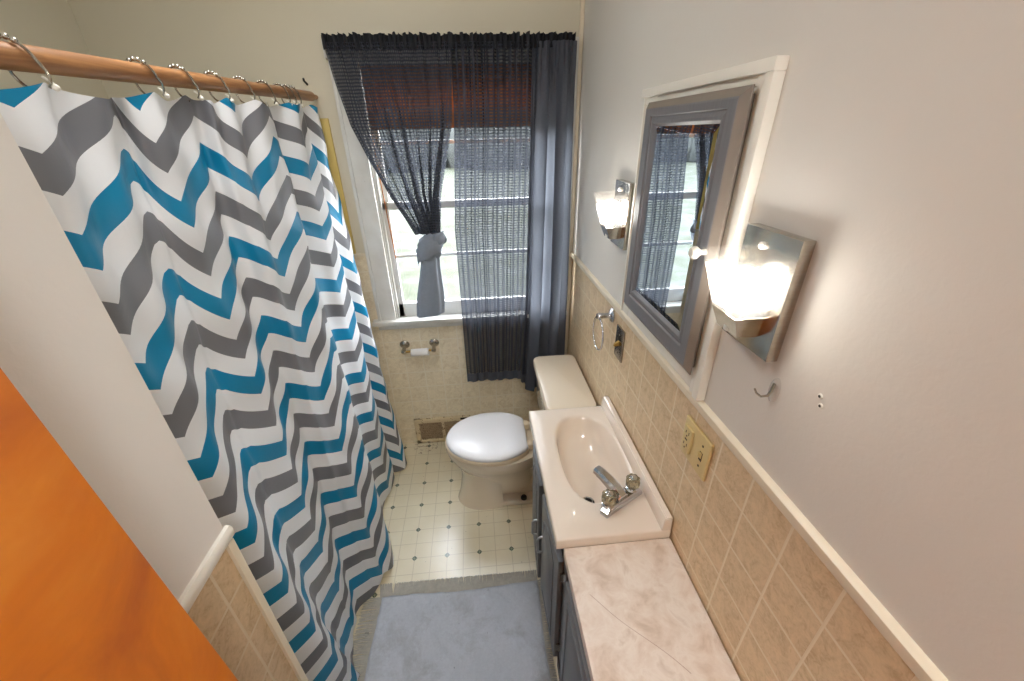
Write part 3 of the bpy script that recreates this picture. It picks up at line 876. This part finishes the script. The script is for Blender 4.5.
def cab_door(parent, yh, yf, z0, z1, open_deg, handle_z):
    """door hinged at y=yh (outer edge) reaching yf; opens towards -x"""
    th = .019; W = abs(yf - yh); sg = 1 if yf > yh else -1
    a = radians(open_deg) * sg
    def tr(bm):
        rot = Matrix.Rotation(a, 4, 'Z'); piv = Vector((VXF - .001, yh, 0))
        bmesh.ops.transform(bm, verts=bm.verts, matrix=Matrix.Translation(piv) @ rot)
    bm = B()
    def bx(x0, x1, y0, y1, za, zb, bev): box(bm, x0, x1, min(sg * y0, sg * y1), max(sg * y0, sg * y1), za, zb, bev, 2)
    bx(-th, 0, 0, W, z0, z1, .005)
    # raised panel with an arched head, sunk into a routed groove
    m = .052
    pts = [(m, z0 + m), (W - m, z0 + m), (W - m, z1 - m - .035)]
    for k in range(1, 10): 
        t = k / 10.0
        pts.append((lerp(W - m, m, t), z1 - m - .035 + .035 * sin(pi * t)))
    pts.append((m, z1 - m - .035))
    pc = (W / 2, (z0 + z1) / 2)
    def sc(q, k, x): return [Vector((x, sg * (pc[0] + (p[0] - pc[0]) * k), pc[1] + (p[1] - pc[1]) * k)) for p in q]
    loft(bm, [sc(pts, 1.05, -th + .001), sc(pts, 1.04, -th - .003), sc(pts, 1.0, -th - .003), sc(pts, .985, -th - .0002), sc(pts, .90, -th - .001), sc(pts, .80, -th - .006)])
    tr(bm); d = obj('door', bm, M['grey'], parent)
    bm = B(); yy = sg * (W - .030)
    h = [(-th, yy, handle_z - .042), (-th - .013, yy, handle_z - .040), (-th - .019, yy, handle_z - .030), (-th - .019, yy, handle_z + .030), (-th - .013, yy, handle_z + .040), (-th, yy, handle_z + .042)]
    tube(bm, [Vector(p) for p in h], [.0055, .0045, .0045, .0045, .0045, .0055], 10); tr(bm)
    hd = obj('handle', bm, M['handle'], d); hd['label'] = 'pewter bow pull'
    for hz in (z0 + .07, z1 - .07):
        bm = B(); tube(bm, [(.001, sg * -.006, hz - .02), (.001, sg * -.006, hz + .02)], .004, 8); box(bm, -.012, .002, min(sg * -.006, sg * .001), max(sg * -.006, sg * .001), hz - .018, hz + .018); tr(bm)
        obj('hinge', bm, M['dull_chrome'], d)
cab_door(V, .712, .962, .105, .640, 1.5, .41)
cab_door(V, 1.236, .995, .105, .640, 3, .38)

# near base cabinet
BY0, BY1, BXF = -.10, .684, .206
Bc = thing('base_cabinet', 'grey base cabinet with panelled doors under the marbled worktop', 'cabinet', (.35, .3, 0), 'grey bathroom base cabinets')
bm = B(); box(bm, BXF, R - .004, BY0, BY1 - .002, .0, .695, .002); obj('carcass', bm, M['grey'], Bc)
for y0, y1 in ((.318, .655), (-.06, .30)):
    bm = B(); z0, z1 = .07, .640
    box(bm, BXF - .018, BXF, y0, y1, z0, z1, .004)
    q = lambda m: [(y0 + m, z0 + m), (y1 - m, z0 + m), (y1 - m, z1 - m), (y0 + m, z1 - m)]
    X = BXF - .018
    loft(bm, [[Vector((x, a, b)) for a, b in q(m)] for m, x in ((.035, X + .001), (.037, X - .004), (.046, X - .004), (.050, X - .0005), (.068, X - .001), (.084, X - .006))])
    d = obj('door', bm, M['grey'], Bc)
    for hz in (z0 + .07, z1 - .12):
        bm = B(); tube(bm, [(X + .006, y1 + .005, hz - .022), (X + .006, y1 + .005, hz + .022)], .0045, 8); obj('hinge', bm, M['dull_chrome'], d)

# laminate worktop
bm = B(); box(bm, .186, R - .002, BY0, SY0 - .002, .700, .736, .003)
wt = obj('worktop', bm, M['laminate'], origin=(.34, .3, .70)); tag(wt, 'pinkish marbled laminate worktop beside the sink', 'worktop')

# ------------------------------------------------------------------ medicine cabinet
MC = thing('medicine_cabinet', 'mirrored medicine cabinet with grey door set in a white moulded frame', 'cabinet', (R, .95, 1.2))
bm = B()
cy0, cy1, cz0, cz1 = .690, 1.222, 1.204, 1.846
for (y0, y1, z0, z1, d) in (
    (cy0, cy0 + .022, cz0, cz1 - .019, .020), (cy0 + .0215, cy0 + .0445, cz0 + .0005, cz1 - .0195, .014), (cy0 + .044, cy0 + .078, cz0 + .001, cz1 - .034, .009),
    (cy1 - .012, cy1 - .001, cz0, cz1 - .019, .0135), (cy1 - .062, cy1 - .0115, cz0 + .001, cz1 - .019, .0095),
    (cy0 - .001, cy1, cz1 - .0195, cz1, .022), (cy0 + .022, cy1 - .012, cz1 - .036, cz1 - .019, .0125), (cy0 + .075, cy1 - .06, cz0 + .0015, cz0 + .046, .0085)):
    box(bm, R - d, R + .001, y0, y1, z0, z1, .003)
obj('casing', bm, M['white_trim'], MC)
dy0, dy1, dz0, dz1, xf, xb = .725, 1.152, 1.253, 1.812, .452, .467
bm = B(); box(bm, xb, R - .0005, dy0 + .012, dy1 - .012, dz0 + .012, dz1 - .012); obj('box_back', bm, M['taupe'], MC, smooth=False)
def fr(y0, y1, z0, z1, x): return [Vector((x, y0, z0)), Vector((x, y1, z0)), Vector((x, y1, z1)), Vector((x, y0, z1))]
my0, my1, mz0, mz1 = .790, 1.080, 1.328, 1.757
bm = B()
loft(bm, [fr(my0, my1, mz0, mz1, xb), fr(dy0, dy1, dz0, dz1, xb), fr(dy0, dy1, dz0, dz1, xf + .012), fr(dy0 + .006, dy1 - .006, dz0 + .006, dz1 - .006, xf + .008), fr(dy0 + .015, dy1 - .015, dz0 + .015, dz1 - .015, xf + .001), fr(dy0 + .018, dy1 - .018, dz0 + .018, dz1 - .018, xf), fr(my0 - .024, my1 + .024, mz0 - .024, mz1 + .024, xf), fr(my0 - .021, my1 + .021, mz0 - .021, mz1 + .021, xf + .004), fr(my0 - .012, my1 + .012, mz0 - .012, mz1 + .012, xf + .0015), fr(my0 - .006, my1 + .006, mz0 - .006, mz1 + .006, xf + .002), fr(my0, my1, mz0, mz1, xf + .008)], False, False)
for f in bm.faces:
    n = f.calc_center_median()
    on_edge = min(n.y - dy0, dy1 - n.y, n.z - dz0, dz1 - n.z)
    if on_edge < .0135: f.material_index = 1
door = obj('door', bm, [M['grey_door'], M['taupe']], MC, smooth=False)
bm = B()
e = .016
loft(bm, [fr(my0 - .002, my1 + .002, mz0 - .002, mz1 + .002, xf + .0105), fr(my0 - .002, my1 + .002, mz0 - .002, mz1 + .002, xf + .0082), fr(my0 + e, my1 - e, mz0 + e, mz1 - e, xf + .0062)], True, True)
obj('mirror', bm, M['mirror'], door, smooth=False)
bm = B(); lathe(bm, [(.006, 0), (.005, .010), (.009, .016), (.0125, .020), (.013, .026), (.009, .031), (0, .032)], (xf, .742, 1.532), (-1, 0, 0), 24); kb = obj('knob', bm, M['white_trim'], door); kb['label'] = 'small white porcelain knob'
for hz in (1.36, 1.71):
    bm = B(); tube(bm, [(xf + .016, dy1 + .004, hz - .022), (xf + .016, dy1 + .004, hz + .022)], .005, 8); box(bm, xf + .014, xb, dy1, dy1 + .004, hz - .02, hz + .02); obj('hinge', bm, M['taupe'], door)

# ------------------------------------------------------------------ sconces
def sconce(yc, label):
    s = thing('wall_sconce', label, 'wall lamp', (R, yc, 1.40), 'frosted glass sconces beside the mirror')
    bm = B(); box(bm, -.021, 0, -.066, .066, .0, .203, .002); obj('back_plate', bm, M['nickel'], s, local=True)
    xp = -.021
    # frosted shade: three tapered panes with real thickness, open on top
    zt, zb = .168, .066
    def path(k, hw_t, hw_b, d_t, d_b, z0=zb, z1=zt):
        out = []
        for z in (z0, z1):
            t = (z - zb) / (zt - zb); hw = lerp(hw_b, hw_t, t) - k; d = lerp(d_b, d_t, t) - k
            c = .16
            out.append([Vector((xp, -hw, z)), Vector((xp - d, -hw, z)), Vector((xp - d, hw, z)), Vector((xp, hw, z))])
        return out
    bm = B()
    outer = path(0, .055, .035, .080, .050); inner = path(.0035, .055, .035, .080, .050)
    ring = lambda o, i: [o[0], o[1], o[2], o[3], i[3], i[2], i[1], i[0]]
    loft(bm, [ring(outer[0], inner[0]), ring(outer[1], inner[1])])
    obj('glass_shade', bm, M['shade'], s, smooth=False, local=True)
    # metal cup below the glass
    bm = B()
    a = [Vector((xp, -.036, zb + .002)), Vector((xp - .0515, -.036, zb + .002)), Vector((xp - .0515, .036, zb + .002)), Vector((xp, .036, zb + .002))]
    b = [Vector((xp, -.030, .030)), Vector((xp - .036, -.030, .030)), Vector((xp - .036, .030, .030)), Vector((xp, .030, .030))]
    loft(bm, [b, a], True, False)
    ai = [Vector((p.x + (.002 if p.x < xp - .01 else 0), p.y * .95, p.z)) for p in a]
    bi = [Vector((p.x + (.002 if p.x < xp - .01 else 0), p.y * .95, p.z + .003)) for p in b]
    loft(bm, [bi, ai], True, False)
    loft(bm, [a, ai], False, False)
    obj('metal_cup', bm, M['nickel'], s, smooth=False, local=True)
    bm = B(); lathe(bm, [(.012, 0), (.012, .030), (.014, .034), (.014, .040)], (-.050, 0, .032), (0, 0, 1), 16); obj('socket', bm, M['white_trim'], s, local=True)
    bm = B(); lathe(bm, [(.012, 0), (.014, .010), (.024, .026), (.0285, .044), (.026, .060), (.016, .071), (0, .075)], (-.050, 0, .072), (0, 0, 1), 16); obj('bulb', bm, M['bulb'], s, local=True)
    bm = B(); lathe(bm, [(.006, 0), (.006, .005), (.003, .008), (0, .009)], (xp, .012, .178), (-1, 0, 0), 14); obj('screw_knob', bm, M['white_trim'], s, local=True)
    return s
sn = sconce(.597, 'lit frosted glass sconce nearest the entrance, right of the mirrored cabinet')
dup(sn, (R, 1.300, 1.405), 'lit frosted glass sconce between the mirrored cabinet and the window')

# ------------------------------------------------------------------ small wall fittings
# almond double plate with outlet and switch
op = thing('outlet_plate', 'almond double wall plate with outlet and toggle switch above the worktop', 'outlet', (R, .675, 1.08))
bm = B(); box(bm, R - .007, R + .001, .618, .731, 1.027, 1.135, .004, 3); obj('plate', bm, M['plate_beige'], op)
bm = B(); box(bm, R - .013, R - .005, .686, .720, 1.048, 1.116, .002); oc = obj('receptacle', bm, M['plate_beige'], op)
bm = B()
for z in (1.064, 1.098):
    for dy_, w, h in ((-.007, .0022, .008), (.006, .0022, .007)):
        box(bm, R - .0136, R - .0125, .703 + dy_ - w / 2, .703 + dy_ + w / 2, z, z + h)
    lathe(bm, [(.0024, 0), (.0024, .0008)], (R - .0128, .703, z - .006), (-1, 0, 0), 10)
box(bm, R - .0136, R - .0125, .698, .708, 1.080, 1.084)
obj('slots', bm, M['plate_beige_dark'], oc, smooth=False)
bm = B(); box(bm, R - .0075, R - .0065, .639, .651, 1.068, 1.092); sl = obj('switch_slot', bm, M['plate_beige_dark'], op, smooth=False)
bm = B(); loft(bm, [[(R - .006, .641, 1.074), (R - .006, .649, 1.074), (R - .006, .649, 1.090), (R - .006, .641, 1.090)], [(R - .017, .642, 1.084), (R - .017, .648, 1.084), (R - .016, .648, 1.094), (R - .016, .642, 1.094)]]); obj('toggle', bm, M['plate_beige'], op, smooth=False)
for z in (1.052, 1.110):
    bm = B(); lathe(bm, [(.0032, 0), (.003, .001), (0, .0014)], (R - .0068, .645, z), (-1, 0, 0), 12); obj('screw', bm, M['plate_beige_dark'], op)
# steel switch plate
sp = thing('switch_plate', 'steel switch plate with a yellowed toggle on tile below the mirrored cabinet', 'switch', (R, 1.22, 1.07))
bm = B(); box(bm, R - .006, R + .001, 1.180, 1.254, 1.012, 1.134, .003, 2); obj('plate', bm, M['steel'], sp)
bm = B(); loft(bm, [[(R - .005, 1.211, 1.066), (R - .005, 1.223, 1.066), (R - .005, 1.223, 1.084), (R - .005, 1.211, 1.084)], [(R - .024, 1.213, 1.064), (R - .024, 1.221, 1.064), (R - .023, 1.221, 1.073), (R - .023, 1.213, 1.073)]]); obj('toggle', bm, M['brass'], sp, smooth=False)
for z in (1.035, 1.108):
    bm = B(); lathe(bm, [(.004, 0), (.0036, .0012), (0, .0016)], (R - .0058, 1.217, z), (-1, 0, 0), 12); obj('screw', bm, M['dull_chrome'], sp)
# towel ring
tr_ = thing('towel_ring', 'chrome towel ring on the tiled wall above the toilet tank', 'towel ring', (R, 1.325, 1.12))
bm = B(); lathe(bm, [(.027, 0), (.027, .004), (.022, .008), (.013, .012), (.010, .020), (.011, .040), (.013, .052), (.010, .060), (0, .062)], (R, 1.322, 1.137), (-1, 0, 0), 28); obj('post', bm, M['chrome'], tr_)
bm = B(); tube(bm, [(R - .05 , 1.322 + .062 * sin(2 * pi * k / 40), 1.131 - .062 - .004 + .064 * cos(2 * pi * k / 40)) for k in range(40)], .0036, 10, closed=True); obj('ring', bm, M['chrome'], tr_)
# adhesive hook
hk = thing('adhesive_hook', 'clear adhesive hook with dark wire below the near sconce', 'hook', (R, .518, 1.35))
bm = B(); loft(bm, [[Vector((R + .0005, .516 + .011 * cos(a), 1.353 + .024 * sin(a))) for a in [2 * pi * k / 24 for k in range(24)]], [Vector((R - .004, .516 + .010 * cos(a), 1.353 + .023 * sin(a))) for a in [2 * pi * k / 24 for k in range(24)]]]); obj('pad', bm, M['clear'], hk)
bm = B(); tube(bm, [(R - .005, .516, 1.366), (R - .006, .517, 1.350), (R - .008, .519, 1.340), (R - .016, .523, 1.336), (R - .024, .526, 1.342), (R - .028, .528, 1.350)], [.0026, .0026, .0024, .002, .0018, .0016], 8); obj('wire', bm, M['dull_chrome'], hk)
# two screw anchors in the wall
for (y, z, w) in ((.436, 1.397, 'upper'), (.430, 1.384, 'lower')):
    a = thing('wall_anchor', f'{w} of two tiny screw anchors in the bare wall beside the adhesive hook', 'anchor', (R, y, z), 'empty screw anchors in the right wall')
    bm = B(); lathe(bm, [(.0042, -.001), (.004, .0015), (.0026, .002)], (R, y, z), (-1, 0, 0), 14); obj('collar', bm, M['white_trim'], a)
    bm = B(); lathe(bm, [(.0024, 0), (.0024, .0022)], (R, y, z), (-1, 0, 0), 10); obj('hole', bm, M['dark'], a)

# toilet paper holder
hp = thing('toilet_paper_holder', 'chrome two post toilet paper holder on tile under the window', 'paper holder', (-.355, D, .71))
for x in (-.436, -.273):
    bm = B(); lathe(bm, [(.027, -.001), (.027, .004), (.024, .007), (.022, .009), (.0125, .013), (.0105, .02), (.0105, .05), (.0135, .058), (.0125, .068), (.006, .073), (0, .074)], (x, D, .715), (0, -1, -.25), 28)
    obj('post', bm, M['dull_chrome'], hp)
bm = B(); tube(bm, [(-.432, D - .058, .6985), (-.277, D - .058, .6985)], .0065, 14); obj('roller', bm, M['brass'], hp)
bm = B(); 
prof = [(.010, -.396), (.0200, -.396), (.0208, -.394), (.0208, -.302), (.0200, -.300), (.010, -.300)]
lathe(bm, [(r, x) for r, x in prof], (0, D - .058, .6905), (1, 0, 0), 30)
tp = obj('toilet_roll', bm, M['paper'], origin=(-.348, D - .058, .6905)); tag(tp, 'nearly finished white toilet roll on the chrome holder', 'toilet paper')

# rusty floor register in the window wall
vt = thing('wall_register', 'rusty cream heating register in the tile at floor level', 'vent', (-.28, D, 0))
bm = B(); vx0, vx1, vz0, vz1 = -.456, -.10, .004, .192
box(bm, vx0, vx0 + .03, D - .014, D + .001, vz0, vz1, .003); box(bm, vx1 - .03, vx1, D - .014, D + .001, vz0, vz1, .003)
box(bm, vx0, vx1, D - .014, D + .001, vz0, vz0 + .026, .003); box(bm, vx0, vx1, D - .016, D + .001, vz1 - .03, vz1, .003)
box(bm, -.290, -.272, D - .013, D + .001, vz0, vz1, .002)
obj('frame', bm, M['rusty'], vt)
bm = B(); box(bm, vx0 + .02, vx1 - .02, D - .004, D + .0005, vz0 + .02, vz1 - .02)
for k in range(26):
    x = vx0 + .034 + k * .0112
    box(bm, x, x + .004, D - .009, D - .003, vz0 + .024, vz1 - .028)
for k in range(9): box(bm, vx0 + .03, vx1 - .03, D - .0085, D - .003, vz0 + .034 + k * .0145, vz0 + .038 + k * .0145)
obj('grille', bm, M['grille'], vt, smooth=False)
bm = B(); box(bm, -.17, -.118, D - .020, D - .010, vz1 - .018, vz1 - .006, .002); obj('damper_lever', bm, M['dark'], vt)

# ------------------------------------------------------------------ rug
rg = thing('bath_rug', 'pale grey cotton bath rug with fringe on the floor beside the cabinets', 'rug', (-.16, .7, 0))
RX0, RX1, RY0, RY1 = -.503, .172, .10, 1.045
bm = B()
def rugf(u, v):
    x = lerp(RX0, RX1, u); y = lerp(RY0, RY1, v)
    ed = min(u, 1 - u, v, 1 - v)
    z = .012 * sm(ed * 45 + .15) + .0016 * sin(x * 60 + 3 * sin(y * 23)) + .0018 * sin(y * 47 + 2 * sin(x * 31)) + .0012 * sin(x * 140) * sin(y * 130)
    return Vector((x + .004 * sin(y * 14), y + .005 * sin(x * 11), max(.002, z + .002)))
grid(bm, 130, 180, rugf)
obj('pile', bm, M['rug'], rg)
bm = B()
random.seed(11)
def strand(bm, p, q, w):
    p, q = Vector(p), Vector(q); m = p.lerp(q, .5) + Vector((random.uniform(-.002, .002), random.uniform(-.002, .002), .003))
    tube(bm, [p, m, q], [w, w, w * .7], 4, caps=False)
n = 420
for k in range(n):
    x = lerp(RX0, RX1, (k + .5) / n); j = random.uniform(-.004, .004)
    y0 = RY1 + .005 * sin(x * 11) - .004
    strand(bm, (x, y0, .006), (x + j - .012 * (x < -.45), 1.098 + random.uniform(-.004, .003) - .02 * (x + .16) * .6, .003), .0021)
n = 300
for k in range(n):
    y = lerp(RY0, RY1, (k + .5) / n); o_ = .004 * sin(y * 14)
    j = random.uniform(-.006, .006)
    strand(bm, (RX0 + o_ + .003, y, .006), (RX0 + o_ - .072 + random.uniform(-.006, .004), y + j, .003), .0019)
    strand(bm, (RX1 + o_ - .003, y, .007), (RX1 + o_ + .020, y + j * .5, .004), .0019)
fr_ = obj('fringe', bm, M['fringe'], rg, smooth=False); fr_['kind'] = 'stuff'; fr_['label'] = 'loose cotton fringe'

# ------------------------------------------------------------------ light
LX, LY = -.46, 1.0  # unseen round lamp on the ceiling, added to fill the room with light
hl = thing('fill_lamp', 'added unseen fill lamp in the middle of the bathroom ceiling', 'ceiling lamp', (LX, LY, ZC))
bm = B(); lathe(bm, [(.19, 0), (.19, -.02), (.175, -.025)], (LX, LY, ZC), (0, 0, 1), 40); obj('fill_base', bm, M['nickel'], hl)
bm = B(); lathe(bm, [(.172, -.022), (.175, -.045), (.15, -.075), (.08, -.095), (0, -.10)], (LX, LY, ZC), (0, 0, 1), 40); obj('fill_shade', bm, emit('fill_lamp_glow', (1, 1, 1, 1), 25.0), hl)

hall = dup(hl, (.34, -.58, ZC), 'added unseen fill lamp further back behind the entrance')  # second added lamp, unseen, fills the room from behind
hl['group'] = 'added fill lamps'
for c in hall.children:
    if c.name.startswith('fill_shade'):
        c.data = c.data.copy(); c.data.materials[0] = emit('hall_fill_glow', (.96, .98, 1, 1), 46.0)
w = bpy.data.worlds.new('sky'); SC.world = w; w.use_nodes = True
nt = w.node_tree; bg = nt.nodes['Background']
tc = nt.nodes.new('ShaderNodeTexCoord'); sx = nt.nodes.new('ShaderNodeSeparateXYZ'); rp = nt.nodes.new('ShaderNodeValToRGB')
nt.links.new(tc.outputs['Generated'], sx.inputs[0]); nt.links.new(sx.outputs[2], rp.inputs[0]); nt.links.new(rp.outputs[0], bg.inputs[0])
rp.color_ramp.elements[0].position = 0; rp.color_ramp.elements[0].color = (.93, .96, 1, 1)
rp.color_ramp.elements[1].position = .5; rp.color_ramp.elements[1].color = (.86, .92, 1, 1)
bg.inputs[1].default_value = 28.0

# ------------------------------------------------------------------ camera
RM = [[0.99540314, -0.06182491, 0.0731455], [-0.0934432, -0.45947668, 0.88326075], [-0.02099887, -0.88603547, -0.46314165]]
cam = bpy.data.cameras.new('camera'); co = bpy.data.objects.new('camera', cam); COL.objects.link(co)
m = Matrix(((RM[0][0], -RM[0][1], -RM[0][2], 0), (RM[1][0], -RM[1][1], -RM[1][2], 0), (RM[2][0], -RM[2][1], -RM[2][2], 1.75), (0, 0, 0, 1)))
co.matrix_world = m
cam.sensor_width = 36; cam.lens = 397 * 36 / 1024; cam.clip_start = .02
SC.camera = co
SC.view_settings.view_transform = 'Standard'; SC.view_settings.look = 'None'
SC.view_settings.gamma = 1; SC.view_settings.use_curve_mapping = False
SC.view_settings.exposure = 0.0
SC.cycles.max_bounces = 10; SC.cycles.diffuse_bounces = 5; SC.cycles.transparent_max_bounces = 24
SC.cycles.sample_clamp_indirect = 8; SC.cycles.caustics_reflective = False; SC.cycles.caustics_refractive = False
SC.cycles.use_denoising = True
